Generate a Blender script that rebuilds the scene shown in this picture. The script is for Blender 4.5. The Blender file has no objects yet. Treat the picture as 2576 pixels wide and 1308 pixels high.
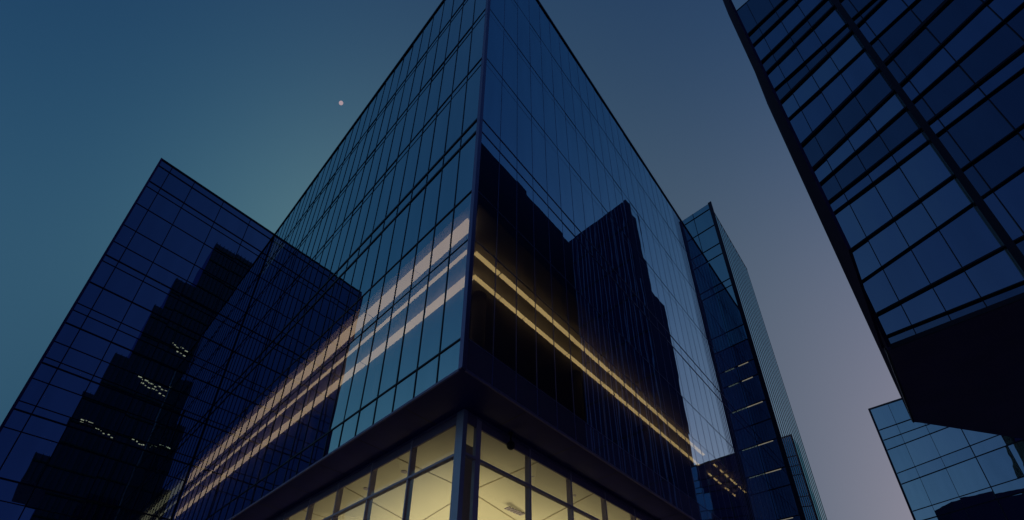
import bpy, bmesh, math, random
from mathutils import Vector, Matrix
random.seed(7)
S = bpy.context.scene
COL = S.collection

# ------------------------------------------------------------------ camera
# X runs along the tower's right face, Y along its left face, origin at its near corner
PITCH, ROLL, HEAD = math.radians(27.756), math.radians(0.4695), math.radians(42.791)
FPX, CX, CY, IW, IH = 1205.6, 1288.0, 1185.0, 2576.0, 1308.0
EYE = Vector((-5.8909, -7.1316, 1.6))
fwd = Vector((math.cos(HEAD), math.sin(HEAD), 0)); rgt = Vector((math.sin(HEAD), -math.cos(HEAD), 0)); upv = Vector((0, 0, 1))
AX_F = math.cos(PITCH) * fwd + math.sin(PITCH) * upv
u0 = -math.sin(PITCH) * fwd + math.cos(PITCH) * upv
AX_R = math.cos(ROLL) * rgt + math.sin(ROLL) * u0
AX_U = -math.sin(ROLL) * rgt + math.cos(ROLL) * u0
cam_d = bpy.data.cameras.new('camera'); cam = bpy.data.objects.new('camera', cam_d); COL.objects.link(cam)
M = Matrix.Identity(4)
for i in range(3):
    M[i][0], M[i][1], M[i][2], M[i][3] = AX_R[i], AX_U[i], -AX_F[i], EYE[i]
cam.matrix_world = M
cam_d.sensor_width = 36; cam_d.sensor_fit = 'HORIZONTAL'
cam_d.lens = 36 * FPX / IW
cam_d.shift_x = 0; cam_d.shift_y = (CY - IH / 2) / IW
cam_d.clip_start = 0.1; cam_d.clip_end = 6000
S.camera = cam

def px(p):
    q = Vector(p) - EYE; z = q.dot(AX_F)
    if z < 0.1: return None
    return (CX + FPX * q.dot(AX_R) / z, CY - FPX * q.dot(AX_U) / z)

# ------------------------------------------------------------------ dusk sky
W = bpy.data.worlds.new('World'); S.world = W; W.use_nodes = True
nt = W.node_tree; nt.nodes.clear()
def N(tree, t, **kw):
    n = tree.nodes.new(t)
    for k, v in kw.items(): setattr(n, k, v)
    return n
def mth(tree, op, a, b=None):
    n = N(tree, 'ShaderNodeMath', operation=op)
    for i, v in enumerate((a, b)):
        if v is None: continue
        if isinstance(v, (int, float)): n.inputs[i].default_value = v
        else: tree.links.new(v, n.inputs[i])
    return n.outputs[0]
def vdot(tree, v, c):
    n = N(tree, 'ShaderNodeVectorMath', operation='DOT_PRODUCT'); tree.links.new(v, n.inputs[0]); n.inputs[1].default_value = c
    return n.outputs['Value']
tc = N(nt, 'ShaderNodeTexCoord'); D = tc.outputs['Generated']
sx = N(nt, 'ShaderNodeSeparateXYZ'); nt.links.new(D, sx.inputs[0])
xx = mth(nt, 'MULTIPLY', sx.outputs[0], sx.outputs[0]); xy = mth(nt, 'MULTIPLY', sx.outputs[0], sx.outputs[1]); yy = mth(nt, 'MULTIPLY', sx.outputs[1], sx.outputs[1])
qv = N(nt, 'ShaderNodeCombineXYZ')
for i, v in enumerate((xx, xy, yy)): nt.links.new(v, qv.inputs[i])
SKY = [[-3.061, 0.653, 0.323, -1.231, 1.425, -3.993, -1.036, 2.097, -0.99, -0.768, 0.698],
       [-2.149, 0.408, 0.599, -1.128, 0.648, -3.103, -1.014, 1.573, -0.572, -0.356, 0.445],
       [-1.585, 0.205, 0.099, -0.658, 0.374, -2.073, -0.54, 0.909, -0.299, -0.239, 0.136]]
GLOW = (((.2403, .6609, .711), 12.0), ((-.29987, .54975, .77965), 14.0), ((.30151, -.30151, .90453), 14.0), ((.62224, .30109, .72261), 10.0))
lobes = [mth(nt, 'POWER', mth(nt, 'MAXIMUM', vdot(nt, D, v), 0.0), p) for v, p in GLOW]
cc = N(nt, 'ShaderNodeCombineColor')
for i, c in enumerate(SKY):
    e = mth(nt, 'ADD', vdot(nt, D, c[1:4]), vdot(nt, qv.outputs[0], c[4:7]))
    for lb, w in zip(lobes, c[7:]): e = mth(nt, 'ADD', e, mth(nt, 'MULTIPLY', lb, w))
    nt.links.new(mth(nt, 'EXPONENT', mth(nt, 'ADD', e, c[0])), cc.inputs[i])
bg = N(nt, 'ShaderNodeBackground'); bg.inputs['Strength'].default_value = 1.0
nt.links.new(cc.outputs[0], bg.inputs['Color'])
wo = N(nt, 'ShaderNodeOutputWorld'); nt.links.new(bg.outputs[0], wo.inputs['Surface'])

S.view_settings.view_transform = 'Standard'; S.view_settings.look = 'None'
S.view_settings.exposure = 0.0; S.view_settings.gamma = 1.0
S.render.engine = 'CYCLES'
cy = S.cycles
cy.use_denoising = True; cy.denoising_input_passes = 'RGB_ALBEDO_NORMAL'; cy.max_bounces = 10; cy.glossy_bounces = 6; cy.transparent_max_bounces = 16; cy.diffuse_bounces = 3
cy.sample_clamp_indirect = 4.0; cy.caustics_reflective = False; cy.caustics_refractive = False

# ------------------------------------------------------------------ materials
def mat(name):
    m = bpy.data.materials.new(name); m.use_nodes = True; m.node_tree.nodes.clear()
    o = N(m.node_tree, 'ShaderNodeOutputMaterial'); return m, m.node_tree, o
def noise(t, scale, detail=3.0, stretch=None):
    g = N(t, 'ShaderNodeNewGeometry'); v = g.outputs['Position']
    if stretch:
        mp = N(t, 'ShaderNodeMapping'); mp.inputs['Scale'].default_value = stretch; t.links.new(v, mp.inputs[0]); v = mp.outputs[0]
    n = N(t, 'ShaderNodeTexNoise'); n.inputs['Scale'].default_value = scale; n.inputs['Detail'].default_value = detail
    t.links.new(v, n.inputs['Vector']); return n.outputs['Fac']
def solid(name, col, rough=.6, metal=0.0, var=.25, scale=3.0, bump=0.0):
    m, t, o = mat(name)
    p = N(t, 'ShaderNodeBsdfPrincipled'); p.inputs['Roughness'].default_value = rough; p.inputs['Metallic'].default_value = metal
    f = noise(t, scale, 5)
    mx = N(t, 'ShaderNodeMix', data_type='RGBA'); t.links.new(f, mx.inputs[0])
    mx.inputs[6].default_value = tuple(c * (1 - var) for c in col) + (1,); mx.inputs[7].default_value = tuple(c * (1 + var) for c in col) + (1,)
    t.links.new(mx.outputs[2], p.inputs['Base Color'])
    if bump:
        b = N(t, 'ShaderNodeBump'); b.inputs['Strength'].default_value = 1; b.inputs['Distance'].default_value = bump
        t.links.new(f, b.inputs['Height']); t.links.new(b.outputs[0], p.inputs['Normal'])
    t.links.new(p.outputs[0], o.inputs[0]); return m
def glass(name, tint, f0, through, wave=.0022, opaque=None, rough=0.0, wscale=.55):
    """coated facade glass: a tinted mirror that lets a little through (or hides a dark backing when opaque)"""
    m, t, o = mat(name)
    h = noise(t, wscale, 2.0, (1, 1, .45))
    b = N(t, 'ShaderNodeBump'); b.inputs['Strength'].default_value = 1; b.inputs['Distance'].default_value = wave
    t.links.new(h, b.inputs['Height'])
    g = N(t, 'ShaderNodeBsdfGlossy'); g.inputs['Roughness'].default_value = rough
    st = noise(t, 1.7, 6.0, (1, 1, .12))                      # faint rain streaks and dust
    mx = N(t, 'ShaderNodeMix', data_type='RGBA'); t.links.new(st, mx.inputs[0])
    mx.inputs[6].default_value = tuple(c * .86 for c in tint) + (1,); mx.inputs[7].default_value = tuple(min(1, c * 1.12) for c in tint) + (1,)
    t.links.new(mx.outputs[2], g.inputs['Color'])
    t.links.new(b.outputs[0], g.inputs['Normal'])
    if opaque:
        d = N(t, 'ShaderNodeBsdfDiffuse'); d.inputs['Color'].default_value = opaque + (1,)
    else:
        d = N(t, 'ShaderNodeBsdfTransparent'); d.inputs['Color'].default_value = through + (1,)
    lw = N(t, 'ShaderNodeLayerWeight'); lw.inputs['Blend'].default_value = .5
    fc = mth(t, 'ADD', mth(t, 'MULTIPLY', mth(t, 'POWER', lw.outputs['Facing'], 4.0), 1 - f0), f0)
    mix = N(t, 'ShaderNodeMixShader'); t.links.new(fc, mix.inputs[0]); t.links.new(d.outputs[0], mix.inputs[1]); t.links.new(g.outputs[0], mix.inputs[2])
    t.links.new(mix.outputs[0], o.inputs[0]); return m
def emit(name, col, s, var=0.0, scale=2.0):
    m, t, o = mat(name); e = N(t, 'ShaderNodeEmission'); e.inputs['Strength'].default_value = s
    if var:
        mx = N(t, 'ShaderNodeMix', data_type='RGBA'); t.links.new(noise(t, scale, 2), mx.inputs[0])
        mx.inputs[6].default_value = tuple(c * (1 - var) for c in col) + (1,); mx.inputs[7].default_value = tuple(c * (1 + var) for c in col) + (1,)
        t.links.new(mx.outputs[2], e.inputs['Color'])
    else: e.inputs['Color'].default_value = col + (1,)
    t.links.new(e.outputs[0], o.inputs[0]); return m

TINT = (.82, 1.0, 1.0)
G_MAIN = glass('tower glass', TINT, .82, (.95, .85, .9), wave=.0035)
G_SPAN = glass('fritted spandrel glass', (.52, .80, .90), .50, (.1, .1, .1), opaque=(.24, .20, .30))
G_MAINR = glass('tower glass street side', (.52, .80, .90), .80, (.85, .85, .9), wave=.0024)
G_WING = glass('wing glass', (.50, .72, .74), .70, (.1, .1, .1), opaque=(.006, .008, .02))
G_DARK = [glass('overhang glass %d' % i, tuple(c * k for c in (.55, .82, 1.0)), .66, (.1, .1, .1), wave=.010, opaque=(.004, .006, .016)) for i, k in enumerate((.55, .85, 1.15))]
G_LOW = [glass('low block glass %d' % i, tuple(c * k for c in (.62, 1.0, 1.0)), .88, (.1, .1, .1), wave=.004, opaque=(.05, .09, .12)) for i, k in enumerate((.93, 1.0))]
G_RIB = glass('ribbed tower glass', (.52, .90, 1.0), .62, (.1, .1, .1), wave=.003, opaque=(.01, .014, .03))
G_RIBDARK = glass('ribbed tower glass dark reflection', (.36, .50, .70), .45, (.1, .1, .1), wave=.004, opaque=(.010, .010, .03))  # darker rib glass, a dark reflection painted into the lower front
G_BACK = glass('rear tower glass', (.4, .42, .7), .05, (.1, .1, .1), wave=.004, opaque=(.035, .026, .12))
G_LOBBY = glass('lobby glass', (.8, .9, 1.0), .05, (.9, .88, .84), wave=.001)
M_MULL = solid('dark anodised mullion', (.012, .013, .03), .38, .6, .2)
M_MULLR = solid('mullion painted sky glint', (.15, .18, .42), .4, .2, .2)  # blue base colour paints in the sky glint on street-side mullions
M_SIDE = solid('matte dark cladding', (.022, .016, .075), .9, 0, .2)
M_SIDE.node_tree.nodes['Principled BSDF'].inputs['Specular IOR Level'].default_value = .05
M_BAR = solid('dark louvre metal', (.010, .011, .026), .45, .5, .2)
M_POST = solid('corner trim metal', (.20, .17, .32), .35, .7, .15)
M_TRIM = solid('soffit edge trim', (.18, .15, .32), .5, .1, .15)
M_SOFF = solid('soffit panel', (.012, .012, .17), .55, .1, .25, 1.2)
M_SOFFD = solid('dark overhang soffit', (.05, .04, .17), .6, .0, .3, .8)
M_SLAB = solid('floor slab', (.10, .085, .10), .8, 0, .2)
M_OFFC = solid('office ceiling', (.30, .27, .27), .8, 0, .1)
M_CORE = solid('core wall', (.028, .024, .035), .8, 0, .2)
M_SPAN = solid('spandrel backing', (.30, .27, .33), .8, 0, .15)
M_ROOF = solid('roof', (.06, .06, .08), .7)
M_CEIL = solid('lobby ceiling plaster', (.80, .77, .68), .85, 0, .04, .5)
M_LOBW = solid('lobby wall', (.55, .48, .38), .8, 0, .08)
M_LMUL = solid('lobby mullion', (.42, .38, .52), .5, .1, .15)
M_HEAD = solid('lobby head panel', (.20, .16, .28), .5, .2, .15)
M_COLM = solid('lobby column metal', (.30, .34, .50), .4, .3, .12)
M_STRIP = emit('ceiling light strip', (1.0, .71, .27), 1.9, .25, .5)
M_STRIPW = emit('wide ceiling light strip', (1.0, .80, .46), 1.75, .25, .4)
M_FLOORLIT = emit('lit office ceiling', (1.0, .88, .66), .22, .5, 3.0)
M_DOT = emit('far lit windows', (1.0, .80, .55), .6, .6, 3.0)
M_MOON = emit('moon', (.40, .30, .33), 1.0, .12, .15)
M_BLACK = solid('black plastic', (.008, .007, .012), .35)
M_PAVE = solid('paving', (.24, .22, .24), .7, 0, .25, .7, .004)

# ------------------------------------------------------------------ builders
class MB:
    def __init__(s): s.v, s.f = [], []
    def quad(s, *p):
        n = len(s.v); s.v += [tuple(q) for q in p]; s.f.append(tuple(range(n, n + len(p)))); return s
    def box(s, a, b):
        x0, y0, z0 = (min(a[i], b[i]) for i in range(3)); x1, y1, z1 = (max(a[i], b[i]) for i in range(3))
        n = len(s.v)
        s.v += [(x0, y0, z0), (x1, y0, z0), (x1, y1, z0), (x0, y1, z0), (x0, y0, z1), (x1, y0, z1), (x1, y1, z1), (x0, y1, z1)]
        s.f += [tuple(n + i for i in q) for q in ((3, 2, 1, 0), (4, 5, 6, 7), (0, 1, 5, 4), (1, 2, 6, 5), (2, 3, 7, 6), (3, 0, 4, 7))]; return s
    def hexa(s, p):                       # eight corners: bottom ring then top ring
        n = len(s.v); s.v += [tuple(q) for q in p]
        s.f += [tuple(n + i for i in q) for q in ((3, 2, 1, 0), (4, 5, 6, 7), (0, 1, 5, 4), (1, 2, 6, 5), (2, 3, 7, 6), (3, 0, 4, 7))]; return s
    def prism(s, pts, z0, z1):
        n, k = len(s.v), len(pts)
        s.v += [(x, y, z0) for x, y in pts] + [(x, y, z1) for x, y in pts]
        s.f += [tuple(n + i for i in reversed(range(k))), tuple(n + k + i for i in range(k))]
        s.f += [(n + i, n + (i + 1) % k, n + k + (i + 1) % k, n + k + i) for i in range(k)]; return s
    def lathe(s, c, prof, seg=20):
        n = len(s.v)
        for r, z in prof:
            s.v += [(c[0] + r * math.cos(2 * math.pi * i / seg), c[1] + r * math.sin(2 * math.pi * i / seg), c[2] + z) for i in range(seg)]
        for j in range(len(prof) - 1):
            s.f += [(n + j * seg + i, n + j * seg + (i + 1) % seg, n + (j + 1) * seg + (i + 1) % seg, n + (j + 1) * seg + i) for i in range(seg)]
        s.f += [tuple(n + i for i in reversed(range(seg))), tuple(n + (len(prof) - 1) * seg + i for i in range(seg))]; return s
    def build(s, name, m, parent=None, smooth=False):
        me = bpy.data.meshes.new(name); me.from_pydata(s.v, [], s.f)
        bm = bmesh.new(); bm.from_mesh(me)
        bmesh.ops.recalc_face_normals(bm, faces=bm.faces); bm.to_mesh(me); bm.free()
        if smooth: me.polygons.foreach_set('use_smooth', [True] * len(me.polygons))
        me.materials.append(m)
        o = bpy.data.objects.new(name, me); COL.objects.link(o)
        if parent:
            o.parent = parent; o.matrix_parent_inverse = parent.matrix_world.inverted()
        return o
def thing(name, loc, label, cat, group=None):
    o = bpy.data.objects.new(name, None); COL.objects.link(o); o.location = loc; o.empty_display_size = 1
    o.matrix_world = Matrix.Translation(loc)
    o['label'] = label; o['category'] = cat
    if group: o['group'] = group
    return o

class Face:
    """a vertical facade plane: P(u, z, off) with u along the wall and off outwards"""
    def __init__(s, org, ud, nd): s.o, s.u, s.n = Vector(org), Vector(ud), Vector(nd)
    def P(s, u, z, off=0.0): return s.o + s.u * u + s.n * off + Vector((0, 0, z))
    def bar(s, mb, u0, u1, z0, z1, d0, d1, t0=0.0, t1=0.0):    # t: lift at each end, for sloping bars
        mb.hexa([s.P(u0, z0 + t0, d0), s.P(u1, z0 + t1, d0), s.P(u1, z0 + t1, d1), s.P(u0, z0 + t0, d1),
                 s.P(u0, z1 + t0, d0), s.P(u1, z1 + t1, d0), s.P(u1, z1 + t1, d1), s.P(u0, z1 + t0, d1)])

def frame_area(pts):
    q = [px(p) for p in pts]
    if any(k is None for k in q): return 0
    q = [(min(max(a, 0), IW), min(max(b, 0), IH)) for a, b in q]
    return abs(sum(q[i][0] * q[(i + 1) % 4][1] - q[(i + 1) % 4][0] * q[i][1] for i in range(4))) / 2

def panes(face, us, zfun, nz, mats, parent, sig=.0012, store=None, pick=None):
    """one glass sheet for each cell, each set a hair out of plane as real glazing is"""
    for i in range(len(us) - 1):
        for k in range(nz - 1):
            a, b = us[i], us[i + 1]
            c = [(a, zfun(k, a)), (b, zfun(k, b)), (b, zfun(k + 1, b)), (a, zfun(k + 1, a))]
            if c[3][1] - c[0][1] < .05 and c[2][1] - c[1][1] < .05: continue
            uc, zc = (a + b) / 2, sum(q[1] for q in c) / 4
            tu, tz = random.gauss(0, sig), random.gauss(0, sig)
            pts = [face.P(u, z, tu * (u - uc) + tz * (z - zc)) for u, z in c]
            m = mats[0] if len(mats) == 1 else random.choice(mats) if pick is None else mats[pick(i, k)]
            store.append((frame_area(pts), pts, m))
def link_panes(store, parent, top=96, thick=.024, inward=None):
    store.sort(key=lambda r: -r[0]); rest = {}
    for j, (a, pts, m) in enumerate(store):
        if j < top and a > 0: MB().quad(*pts).build('glass_pane', m, parent)
        else: rest.setdefault(m, MB()).quad(*pts)
    for m, mb in rest.items():
        o = mb.build('glass_pane', m, parent); o['kind'] = 'stuff'

# ------------------------------------------------------------------ ground
g = MB(); n = 8
g.quad((-900, -900, 0), (900, -900, 0), (900, 900, 0), (-900, 900, 0))
o = g.build('ground', M_PAVE); o['kind'] = 'structure'

# ------------------------------------------------------------------ the corner tower
RX, LY, ZB, ZT = 27.6, 26.33, 9.26, 38.6
tower = thing('glass_office_tower', (0, 0, 0), 'tall blue mirror-glass corner tower at the centre, overhanging a brightly lit ground floor', 'office tower')
LF = Face((0, 0, 0), (0, 1, 0), (-1, 0, 0)); RF = Face((0, 0, 0), (1, 0, 0), (0, -1, 0))
ul = [.10] + [.98 + .97 * k for k in range(0, 26)] + [LY]
ur = [.10] + [1.03 + .92 * k for k in range(0, 29)] + [RX]
zs = [9.32, 10.28, 14.13, 16.44, 19.8, 20.6, 25.1, 29.6, 34.1, 38.5]
store = []
panes(LF, ul, lambda k, u: zs[k], len(zs), [G_MAIN], tower, store=store, sig=.0018)
panes(RF, ur, lambda k, u: zs[k], len(zs), [G_MAINR, G_SPAN], tower, store=store, sig=.0010, pick=lambda i, k: 1 if k == 0 else 0)
link_panes(store, tower)
for F_, us, w, dp, hw, mm in ((LF, ul, .030, .02, .022, M_MULL), (RF, ur, .018, .006, .009, M_MULLR)):
    mg = MB()
    for u in us[1:-1]: F_.bar(mg, u - w / 2, u + w / 2, ZB + .05, ZT - .05, dp, -.02)
    for z in (zs[1], zs[3], zs[6], zs[7], zs[8]): F_.bar(mg, us[0], us[-1], z - hw, z + hw, dp + .006, -.02)
    for z in (zs[4], zs[5]): F_.bar(mg, us[0], us[-1], z - hw * 2.2, z + hw * 2.2, dp + .012, -.02)
    F_.bar(mg, us[0], us[-1], zs[2] - .012, zs[2] + .012, dp - .003, -.02)
    for z in (24.6, 29.1, 33.6): F_.bar(mg, us[0], us[-1], z - .010, z + .010, dp - .004, -.02)
    if F_ is RF:                                        # added thin fins, drawing a ribbed reflection towards the far end
        u = 20.6
        while u < RX - .1: F_.bar(mg, u - .012, u + .012, ZB + .05, ZT - .1, .012, -.02); u += .30
    mg.build('mullion_grid', mm, tower)
MB().prism([(-.045, -.045), (.10, -.045), (.10, .02), (.02, .02), (.02, .10), (-.045, .10)], ZB - .02, ZT + .02).build('corner_post', M_POST, tower)
# roof and parapet cap
MB().box((.12, .12, ZT - .25), (RX, LY, ZT - .05)).build('roof', M_ROOF, tower)
cap = MB(); cap.box((-.06, .105, ZT - .1), (.18, LY, ZT + .06)); cap.box((.105, -.06, ZT - .1), (RX, .18, ZT + .062))
cap.build('parapet_cap', M_MULL, tower)
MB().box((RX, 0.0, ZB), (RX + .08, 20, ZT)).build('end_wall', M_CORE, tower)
# floors, core, spandrel backing
for z in (10.0, 16.52, 20.2, 25.0, 29.5, 34.0):
    MB().box((.2, .2, z - .22), (RX - .05, 42, z + .12)).build('floor_slab', M_OFFC if z > 16 and z < 17 else M_SLAB, tower)
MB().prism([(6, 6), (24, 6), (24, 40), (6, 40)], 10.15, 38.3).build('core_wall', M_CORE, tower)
sp = MB(); sp.box((.16, .3, 9.3), (.19, LY - .1, 10.24)); sp.box((.3, .16, 9.3), (RX - .1, .19, 10.24)); sp.build('spandrel_panel', M_SPAN, tower)
colm = MB()
for k in range(4):
    colm.lathe((1.0 + 6.3 * k + 2.0, 2.9, 0), [(.28, 10.15), (.28, 38.3)], 16)
    if k: colm.lathe((2.9, 3.0 + 6.3 * k, 0), [(.28, 10.15), (.28, 38.3)], 16)
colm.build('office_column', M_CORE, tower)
# the lit ceiling lines of the double-height floor
rs = random.Random(3)
for a, b, ax, seg in (((.36, .72), (.72, 40), 1, 3.2), ((1.15, 1.5), (1.26, 36), 1, 2.6), ((1.84, 2.3), (2.14, 40), 1, 3.2),
                      ((1.42, 1.38), (20.5, 1.53), 0, 1.3), ((2.05, 2.14), (21.5, 2.29), 0, 1.3), ((22, 1.42), (36, 1.52), 0, .5), ((23, 2.18), (38, 2.28), 0, .5)):
    m = MB(); t = a[ax]
    while t < b[ax] - .1:
        e = min(t + seg * rs.uniform(.8, 1.2), b[ax]); j = rs.uniform(-.02, .02)
        lo, hi = [a[0], a[1], 16.02 + j], [b[0], b[1], 16.07 + j]
        lo[ax], hi[ax] = t, e; lo[1 - ax] += j; hi[1 - ax] += j
        m.box(lo, hi); t = e + (.05 if seg > .6 else rs.uniform(.2, .8))
    m.build('light_strip', M_STRIPW if ax else M_STRIP, tower)
# overhang soffit with light edge trims
GX, GY = 1.171, 1.211
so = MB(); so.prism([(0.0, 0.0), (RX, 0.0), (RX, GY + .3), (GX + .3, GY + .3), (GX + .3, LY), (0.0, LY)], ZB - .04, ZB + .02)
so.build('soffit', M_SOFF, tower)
ed = MB(); ed.box((-.03, .10, ZB - .055), (.02, LY, ZB + .02)); ed.box((.10, -.03, ZB - .055), (RX, .02, ZB + .021))
ed.build('soffit_edge_trim', M_TRIM, tower)
jn = MB()
for k in range(1, 11):
    jn.box((.05, 2.4 * k - .01, ZB - .046), (GX - .03, 2.4 * k + .01, ZB - .042)); jn.box((2.4 * k - .01, .05, ZB - .046), (2.4 * k + .01, GY - .03, ZB - .042))
jn.build('soffit_joint', M_BLACK, tower)
hd = MB(); hd.box((GX - .02, GY, ZB - .10), (GX + .05, LY, ZB - .045)); hd.box((GX, GY - .02, ZB - .10), (RX, GY + .05, ZB - .046))
hd.build('lobby_head_trim', M_TRIM, tower)

# ------------------------------------------------------------------ lobby
LL = Face((GX, 0, 0), (0, 1, 0), (-1, 0, 0)); LR_ = Face((0, GY, 0), (1, 0, 0), (0, -1, 0))
ml = [1.43] + [3.54 + 2.13 * k for k in range(11)]
mr = [1.25, 1.72] + [3.95 + 2.12 * k for k in range(11)]
hp = MB(); LL.bar(hp, 1.44, LY - .1, 8.88, ZB - .05, -.02, -.07); LR_.bar(hp, 1.26, RX - .1, 8.88, ZB - .051, -.02, -.07)
hp.build('lobby_head_panel', M_HEAD, tower)
for F_, us in ((LL, ml), (LR_, mr)):
    for a, b in zip(us[:-1], us[1:]):
        for z0, z1 in ((.1, 3.9), (3.9, 7.88), (7.88, 8.9)):
            pts = [F_.P(a, z0, -.045), F_.P(b, z0, -.045), F_.P(b, z1, -.045), F_.P(a, z1, -.045)]
            if frame_area(pts) > 0 or z0 > 3: MB().quad(*pts).build('lobby_pane', G_LOBBY, tower)
    for j, u in enumerate(us[1:]):
        m = MB()
        if F_ is LR_ and j == 0: F_.bar(m, u - .05, u + .13, .05, ZB - .06, .0, -.12)
        else: F_.bar(m, u - .03, u + .03, .05, ZB - .06, .0, -.20)
        m.build('lobby_mullion', M_LMUL, tower)
    m = MB()
    for z in (3.9, 7.88): F_.bar(m, us[0], us[-1], z - .035, z + .035, .02, -.12)
    m.build('transom', M_LMUL, tower)
MB().prism([(GX - .03, GY - .03), (GX + .12, GY - .03), (GX + .12, GY + .14), (GX + .10, GY + .26), (GX - .03, GY + .26)], .05, ZB - .045).build('corner_column', M_COLM, tower)
MB().prism([(1.72, 1.75), (2.1, 1.75), (2.1, 2.1), (1.72, 2.1)], .05, 8.6).build('lobby_pier', M_LOBW, tower)
# folded ceiling: shallow pyramids of plaster
ce = MB(); cell = 3.2; nx, ny = 8, 8
def fold(i, j): return 9.12 - (.55 if (i % 2 == 1) != (j % 2 == 1) else .05)
cx0, cy0 = GX + .3, GY + .3
for i in range(nx):
    for j in range(ny):
        if min(i, j) > 2: continue
        x0, y0, x1, y1 = cx0 + i * cell, cy0 + j * cell, min(cx0 + (i + 1) * cell, RX - .2), min(cy0 + (j + 1) * cell, LY - .2)
        p = [(x0, y0), (x1, y0), (x1, y1), (x0, y1)]
        zc = [9.12 if (a == i and i == 0) or (b == j and j == 0) else fold(a, b) for a, b in ((i, j), (i + 1, j), (i + 1, j + 1), (i, j + 1))]
        q = [(p[k][0], p[k][1], zc[k]) for k in range(4)]
        if (i + j) % 2: ce.quad(q[0], q[1], q[2]); ce.quad(q[0], q[2], q[3])
        else: ce.quad(q[0], q[1], q[3]); ce.quad(q[1], q[2], q[3])
ce.box((GX + .08, GY + .08, 9.16), (RX - .1, LY - .1, 9.19))
ce.build('lobby_ceiling', M_CEIL, tower)
sm = MB()
def seam(p, q, w=.022):
    p, q = Vector(p), Vector(q); d = (q - p).cross(Vector((0, 0, 1))).normalized() * w; dz = Vector((0, 0, .012))
    sm.hexa([p - d - 2 * dz, q - d - 2 * dz, q + d - 2 * dz, p + d - 2 * dz, p - d - dz, q - d - dz, q + d - dz, p + d - dz])
for i in range(nx):
    for j in range(ny):
        if min(i, j) > 2: continue
        z_ = lambda a_, b_: 9.12 if (a_ == 0 or b_ == 0) else fold(a_, b_)
        P_ = lambda a_, b_: (min(cx0 + a_ * cell, RX - .2), min(cy0 + b_ * cell, LY - .2), z_(a_, b_))
        if i: seam(P_(i, j), P_(i, j + 1))
        if j: seam(P_(i, j), P_(i + 1, j))
sm.build('ceiling_seam', M_LOBW, tower)
MB().box((11, 11, .02), (RX - .1, 11.1, 9.1)).box((11, 11.1, .02), (11.1, LY - .1, 9.1)).build('lobby_wall', M_LOBW, tower)
MB().box((GX + .08, GY + .08, .012), (RX - .1, LY - .1, .05)).build('lobby_floor', M_LOBW, tower)
for x, y in ((2.1, 5.2), (2.0, 7.3), (5.3, 2.2), (9.5, 2.2), (7.4, 2.1)):
    MB().lathe((x, y, 9.05), [(.07, -.03), (.11, -.03), (.11, .06)], 16).build('downlight', M_LMUL, tower)
vn = MB()
for k in range(6): vn.box((6.0 + .16 * k, 4.0, 8.66), (6.09 + .16 * k, 4.25, 8.70))
vn.build('ceiling_vent', M_LMUL, tower)
def uplight(name, x, y, sx_, sy_, w):
    l = bpy.data.lights.new(name, 'AREA'); l.shape = 'RECTANGLE'; l.size = sx_; l.size_y = sy_; l.energy = w; l.color = (1.0, .87, .44); l.spread = math.radians(110)
    ob = bpy.data.objects.new(name, l); COL.objects.link(ob); ob.location = (x, y, 5.6); ob.rotation_euler = (math.pi, 0, 0)
uplight('lobby_uplight', 4.9, 13.5, 3.6, 20, 215)
uplight('lobby_uplight.001', 16.5, 4.9, 19, 3.6, 215)

cm = thing('security_camera', (2.93, GY - .12, 9.2), 'small dark dome camera hanging under the overhang at the lit lobby glass', 'camera')
MB().lathe((2.93, GY - .12, 9.2), [(.075, -.02), (.075, .02)], 16).build('mount_plate', M_BLACK, cm)
MB().lathe((2.93, GY - .12, 9.2), [(.028, -.30), (.028, -.02)], 12).build('stem', M_BLACK, cm)
MB().lathe((2.93, GY - .12, 8.98), [(.02, -.33), (.07, -.31), (.115, -.26), (.13, -.19), (.118, -.12), (.06, -.06)], 20).build('dome', M_BLACK, cm, True)

# ------------------------------------------------------------------ the wing, square to the tower's left face
WX = -8.43
wing = thing('glass_wing', (WX, LY, 0), 'navy glass wing at the left, joined to the corner tower and reflecting a stepped block', 'office wing')
WF = Face((WX, LY, 0), (1, 0, 0), (0, -1, 0))
uw = [.06, .74, 2.25, 4.35, 6.45, 8.36]
zw = [.3, 4.4, 5.0, 8.6, 9.2, 11.2, 12.3, 14.95, 16.07, 16.6, 18.1, 19.2, 19.6, 20.76, 22.2, 23.22, 23.8, 25.6, 27.54, 28.09, 29.4, 31.09, 33.4, 35.34, 35.93, 37.83, 38.55]
store = []; panes(WF, uw, lambda k, u: zw[k], len(zw), [G_WING], wing, store=store, sig=.0009); link_panes(store, wing)
mg = MB()
for u in uw[1:-1]: WF.bar(mg, u - .025, u + .025, .2, 38.5, .03, -.1)
for z in zw[1:-1]:
    w = .045 if z in (37.83, 35.93, 28.09, 25.6, 22.2, 19.2, 16.07, 12.3) else .022
    WF.bar(mg, .06, 8.38, z - w, z + w, .035, -.1)
mg.build('mullion_grid', M_MULL, wing)
MB().box((WX, LY + .12, .1), (-.05, LY + 14, 38.45)).build('wing_body', M_CORE, wing)
MB().box((WX - .06, LY - .05, .1), (WX + .06, LY + .11, 38.66)).build('corner_post', solid('wing edge metal', (.10, .05, .14), .4, .6, .15), wing)
MB().box((-.06, LY - .02, .1), (.12, LY + .4, 38.55)).build('junction_post', M_MULL, wing)
MB().box((WX + .06, LY - .06, 38.5), (-.05, LY + .11, 38.64)).build('parapet_cap', M_MULL, wing)

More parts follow.
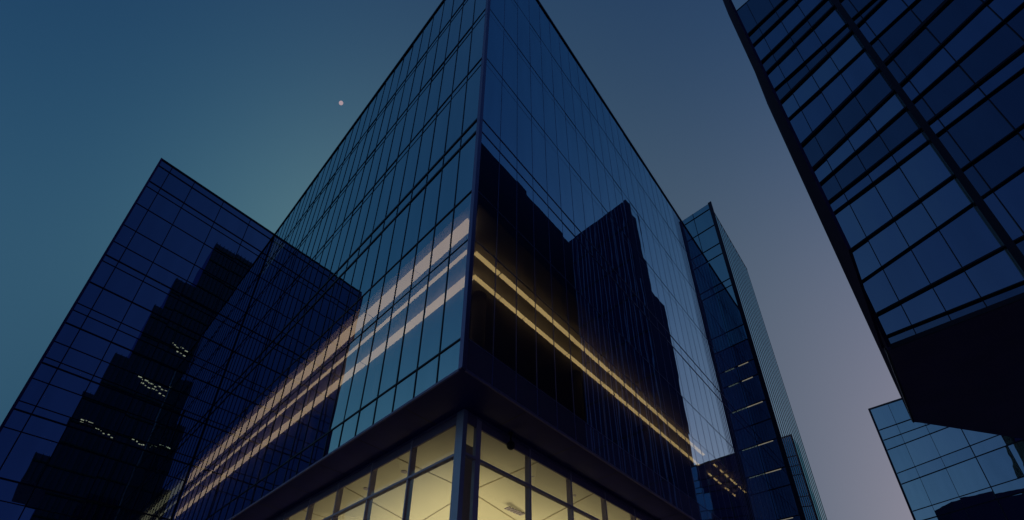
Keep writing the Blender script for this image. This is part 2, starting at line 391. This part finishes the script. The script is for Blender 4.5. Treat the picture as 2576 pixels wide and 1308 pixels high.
# ------------------------------------------------------------------ the dark block overhanging from the right
RXF, RY, RZ = 11.85, -8.0, 12.95
dark = thing('overhanging_block', (RXF, RY, 0), 'dark navy glass block at upper right with sloping louvre lines and a black soffit', 'office block')
DF = Face((RXF, RY, 0), (0, -1, 0), (-1, 0, 0))
zd = [13.0, 13.4, 14.4, 16.0, 17.6, 19.8, 20.5, 21.7, 22.75, 24.55, 26.75, 28.26, 29.46, 31.1, 32.25, 34.15, 35.4, 38.5]
td = [0, 0, .5, 1.1, 1.05, 1.0, 1.1, 1.4, 1.65, 1.65, 1.2, 1.4, .9, 1.2, 1.1, .9, .7, 0]
thick = {3: .03, 5: .05, 6: .07, 7: .07, 8: .11, 9: .13, 10: .05, 11: .11, 12: .04, 13: .09, 14: .10, 15: .06, 16: .09, 4: .06, 2: .06, 1: .035}
def zdk(k, u): return min(zd[k] + td[k] * min(u, 9.0) / 3.75, 38.5)
ud = [.16, .85, 1.75, 2.6, 3.62, 3.84, 4.15, 5.4, 6.9, 8.4, 10.0, 12.0, 14.5, 17, 20, 24]
store = []; panes(DF, ud, zdk, len(zd), G_DARK, dark, store=store, sig=.006, pick=lambda i, k: (0, 1, 1, 2, 2, 1, 0, 2, 0, 1, 2, 0, 1, 0, 1, 0, 0)[k] if i < 4 else (1, 0, 1, 0, 0, 1, 0, 1, 0, 0, 1, 0, 0, 1, 0, 0, 0)[k])
link_panes(store, dark)
mg = MB()
for k in range(1, len(zd) - 1):
    w = thick[k] * .58; ends = [.16, 3.62]
    DF.bar(mg, .16, 3.62, zd[k] - w, zd[k] + w, .10, -.05, td[k] * .16 / 3.75, td[k] * 3.62 / 3.75)
    um = min(9.0, (38.4 - zd[k] - w) * 3.75 / td[k]) if td[k] else 9.0
    w2 = w * (1.25 if k % 3 == 0 else .8)
    DF.bar(mg, 3.84, um, zd[k] - w2, zd[k] + w2, .10, -.05, td[k] * 3.84 / 3.75, td[k] * um / 3.75)
mg.build('louvre_bar', M_BAR, dark)
mg = MB()
for u in ud[1:4]: DF.bar(mg, u - .012, u + .012, 13.0, 38.4, .02, -.05)
for u in ud[6:-1]: DF.bar(mg, u - .015, u + .015, 13.0, 38.4, .02, -.05)
mg.build('mullion_grid', M_MULL, dark)
cmn = MB(); DF.bar(cmn, 3.63, 3.83, RZ, 38.6, .16, -.1); cmn.build('facade_column', M_BAR, dark)
foot = [(RXF + .1, RY - .06), (18.1, RY - .06), (22.4, -11.5), (22.4, -30), (RXF + .1, -30)]
MB().prism(foot, RZ + .1, 38.6).build('block_body', M_SIDE, dark)
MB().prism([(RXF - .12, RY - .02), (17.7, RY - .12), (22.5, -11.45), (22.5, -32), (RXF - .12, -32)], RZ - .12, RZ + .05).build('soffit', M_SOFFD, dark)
lip = MB(); DF.bar(lip, .1, 24, RZ - .16, RZ + .03, .15, .11)
lip.hexa([(RXF, RY + .04, RZ - .15), (17.7, RY - .06, RZ - .15), (17.7, RY - .10, RZ - .15), (RXF, RY, RZ - .15), (RXF, RY + .04, RZ + .15), (17.7, RY - .06, RZ + .15), (17.7, RY - .10, RZ + .15), (RXF, RY, RZ + .15)])
lip.build('soffit_fascia', M_BAR, dark)
MB().box((RXF - .14, RY - .11, RZ - .05), (RXF + .1, RY - .04, 38.61)).build('corner_post', M_SIDE, dark)
# added street-side wall, extends the dark roofline mirrored in the tower to its corner
MB().box((6.55, -7.96, RZ), (RXF - .14, -7.89, 38.62)).build('added_mirror_wall', M_SIDE, dark)
MB().box((RXF, -30, 38.61), (18, RY - .1, 38.63)).build('roof', M_ROOF, dark)

# ------------------------------------------------------------------ the low block beyond it
LBX, LBY, LK = 66.8, -6.26, 1.641
low = thing('low_glass_block', (LBX, LBY, 0), 'pale teal glass block at lower right, its roof corner under the dark overhang', 'office block')
QF = Face((LBX, LBY, 0), (0, -1, 0), (-1, 0, 0))
zq = [.3, 2.5, 3.4, 5.6, 6.5, 8.7, 9.6, 11.8, 12.7, 14.9, 15.74, 17.98, 18.9, 21.0, 21.9, 22.87, 24.9]
tq = [0] * 9 + [.10, .12, .15, .15, .12, .08, .06, 0]
uq = [.1, 1.3, 2.9, 4.65, 6.4, 7.7]
zq = [.3] + [1.6 + (z - 1.6) * LK for z in zq[1:]]; uq = [u * LK for u in uq]
zqk = lambda k, u: zq[k] + tq[k] * u
store = []; panes(QF, uq, zqk, len(zq), G_LOW, low, store=store, sig=.006); link_panes(store, low)
mg = MB()
for k in range(1, len(zq) - 1): QF.bar(mg, .2, 12.6, zq[k] - (.06 if k % 2 else .04), zq[k] + .04, .08, -.05, tq[k] * .2, tq[k] * 12.6)
for j, u in enumerate(uq[1:-1]): QF.bar(mg, u - (.045 if j in (2, 3) else .02), u + (.045 if j in (2, 3) else .02),   .2, 39.8, .04, -.05)
mg.build('mullion_grid', M_MULL, low)
MB().box((LBX + .1, LBY - .1, .1), (LBX + 4, -19, 39.9)).build('block_body', G_LOW[0], low)
MB().box((LBX - .1, LBY + .05, .1), (LBX + .1, LBY - .18, 40.05)).build('corner_post', M_MULL, low)
MB().box((LBX - .1, LBY - .18, 39.85), (LBX + 4, -19, 40.05)).build('roof', M_ROOF, low)

# ------------------------------------------------------------------ the ribbed tower at the far end of the street
TX, TY, TZ = 27.72, -1.39, 45.75
rib = thing('ribbed_tower', (TX, TY, 0), 'slim higher tower with a finely ribbed side wall behind the corner tower\'s right end', 'office tower')
TF = Face((TX, TY, 0), (0, 1, 0), (-1, 0, 0))
ut = [.08, 1.62, 3.3, 5.0, 6.7, 8.4]
zt = [.3, 4, 7.2, 10.4, 12.0, 13.63, 15.82, 17.17, 19.42, 21.1, 22.76, 25.13, 26.6, 28.65, 30.2, 34.72, 35.53, 38.74, 40.08, 42.62, 44.97, 45.7]
store = []; panes(TF, ut, lambda k, u: zt[k], len(zt), [G_RIB, G_RIBDARK], rib, store=store, sig=.003, pick=lambda i, k: 1 if zt[k + 1] < 30 else 0); link_panes(store, rib)
mg = MB()
for z in zt[1:-1]: TF.bar(mg, .08, 8.4, z - .025, z + .025, .05, -.06)
for u in ut[1:-1]: TF.bar(mg, u - .02, u + .02, .2, 45.7, .04, -.06)
mg.build('mullion_grid', M_MULL, rib)
for z in (13.63, 17.17, 19.42, 22.76, 25.13, 26.6):
    w = random.uniform(.2, .9)
    m = MB(); TF.bar(m, .14 + w * .4, 1.5 - w * .3, z - .10, z - .07, .055, .02); m.build('floor_light', M_FLOORLIT, rib)
MB().box((TX + .06, TY + .1, .1), (37.9, TY + 8.5, TZ)).build('tower_body', M_CORE, rib)
SF = Face((TX, TY, 0), (1, 0, 0), (0, -1, 0))
MB().quad(SF.P(.08, .2), SF.P(10.25, .2), SF.P(10.25, TZ), SF.P(.08, TZ)).build('side_glass', G_RIB, rib)
M_FIN = solid('dark rib metal', (.02, .025, .05), .4, .6, .12)
fn = MB(); u = .2
while u < 10.2:
    SF.bar(fn, u, u + .27, .2, TZ + .02, .012, .002); u += .80
fn.build('vertical_rib', M_FIN, rib)
MB().box((TX - .06, TY - .22, .1), (TX + .08, TY + .08, TZ + .05)).build('corner_post', M_MULL, rib)
MB().box((TX + .08, TY - .02, TZ), (37.97, TY + 8.5, TZ + .08)).build('roof', M_ROOF, rib)

# ------------------------------------------------------------------ blocks behind the viewer, seen mirrored in the glass
KD = 1.13; YD = -26.4
def sc(x, z): return EYE.x + (x - EYE.x) * KD, max(.1, 1.6 + (z - 1.6) * KD)
stp = thing('stepped_tower', (0, YD, 0), 'dark stepped tower seen only mirrored in the navy left wing', 'office tower')
steps = [(-8.1, 26.4, 30.0), (-6.7, 26.0, 40.0), (-5.6, .1, 47.5), (-4.0, .1, 58.0), (-3.0, .1, 64.4), (-.4, .1, 76)]
steps = [(sc(x, 0)[0], sc(x, z0)[1], sc(x, z1)[1]) for x, z0, z1 in steps]
for i, (x, z0, z1) in enumerate(steps):
    x1 = steps[i + 1][0] if i + 1 < len(steps) else 8.2
    MB().box((x, YD - .03 * (i % 2), z0), (x1, YD - 11, z1)).build('tower_step', G_BACK, stp)
fl = MB(); k = 3.0
while k < 86:
    xl = next((q[0] for q in steps if q[1] <= k - .3 and q[2] >= k + .3), None)
    if xl is not None: fl.box((xl + .02, YD + .14, k - .12), (8.15, YD + .02, k + .12))
    k += 3.7
fl.build('floor_band', M_MULL, stp)
fn = MB()
for i, (x, z0, z1) in enumerate(steps):
    x1 = steps[i + 1][0] if i + 1 < len(steps) else 8.2; u = x + .1
    while u < x1 - .06:
        fn.box((u, YD + .42, z0 + .01), (u + .06, YD + .01, z1 - .01)); u += .66
fn.build('facade_fin', M_MULL, stp)
for x0, x1, z, dz in ((-.3, 4.6, 52.6, -.6), (.6, 4.7, 51.5, -.1), (-3.2, 3.0, 45.3, -1.3), (-1.8, 3.1, 44.2, -.6), (-5.7, -1.8, 35.9, -.9), (-.2, 3.6, 35.3, -.8)):
    m = MB(); x = x0
    while x < x1:
        l = random.uniform(.1, .45); zz = z + dz * (x - x0) / (x1 - x0) + random.uniform(-.25, .25)
        a_, b_ = sc(x, zz), sc(x + l, zz + random.uniform(.06, .18))
        m.box((a_[0], YD + .15, a_[1]), (b_[0], YD + .16, b_[1])); x += l + random.uniform(.05, .3)
    m.build('lit_window', M_DOT, stp)

slim = thing('slim_tower', (81.7, -29.2, 0), 'slim dark tower seen only mirrored in the corner tower\'s right face', 'office tower')
MB().prism([(81.7, -29.2), (89.0, -28.7), (89.0, -62), (81.7, -62)], .1, 140).build('tower_body', M_SIDE, slim)
MB().prism([(81.75, -28.3), (94.6, -28.0), (94.6, -62), (81.75, -62)], .1, 106).build('tower_step', M_SIDE, slim)
fl = MB()
for k in range(10): fl.box((81.55, -28.2 - (.9 if 13.6 * k > 95 else 0), 13.6 * k + 6), (81.69, -62, 13.6 * k + 6.5))
fl.build('floor_band', M_MULL, slim)
fn = MB()
for k in range(26): fn.box((81.5, -28.4 - 1.3 * k, .2), (81.69, -28.55 - 1.3 * k, 105.8 if k < 1 else 139.8))
fn.build('facade_fin', M_MULLR, slim)

# ------------------------------------------------------------------ moon
d = (AX_R * ((858 - CX) / FPX) - AX_U * ((259 - CY) / FPX) + AX_F).normalized()
bm = bmesh.new(); bmesh.ops.create_uvsphere(bm, u_segments=32, v_segments=16, radius=7.6)
me = bpy.data.meshes.new('moon'); bm.to_mesh(me); bm.free(); me.materials.append(M_MOON)
me.polygons.foreach_set('use_smooth', [True] * len(me.polygons))
mo = bpy.data.objects.new('moon', me); COL.objects.link(mo); mo.location = EYE + d * 2200
er = (AX_F - d * AX_F.dot(d)).normalized()                # keeps the disc from stretching at the frame's wide-angle edge
mo.rotation_mode = 'QUATERNION'; mo.rotation_quaternion = er.to_track_quat('Z', 'Y'); mo.scale = (1, 1, .80)
mo['label'] = 'small pale pink moon in the blue sky left of the corner tower'; mo['category'] = 'moon'
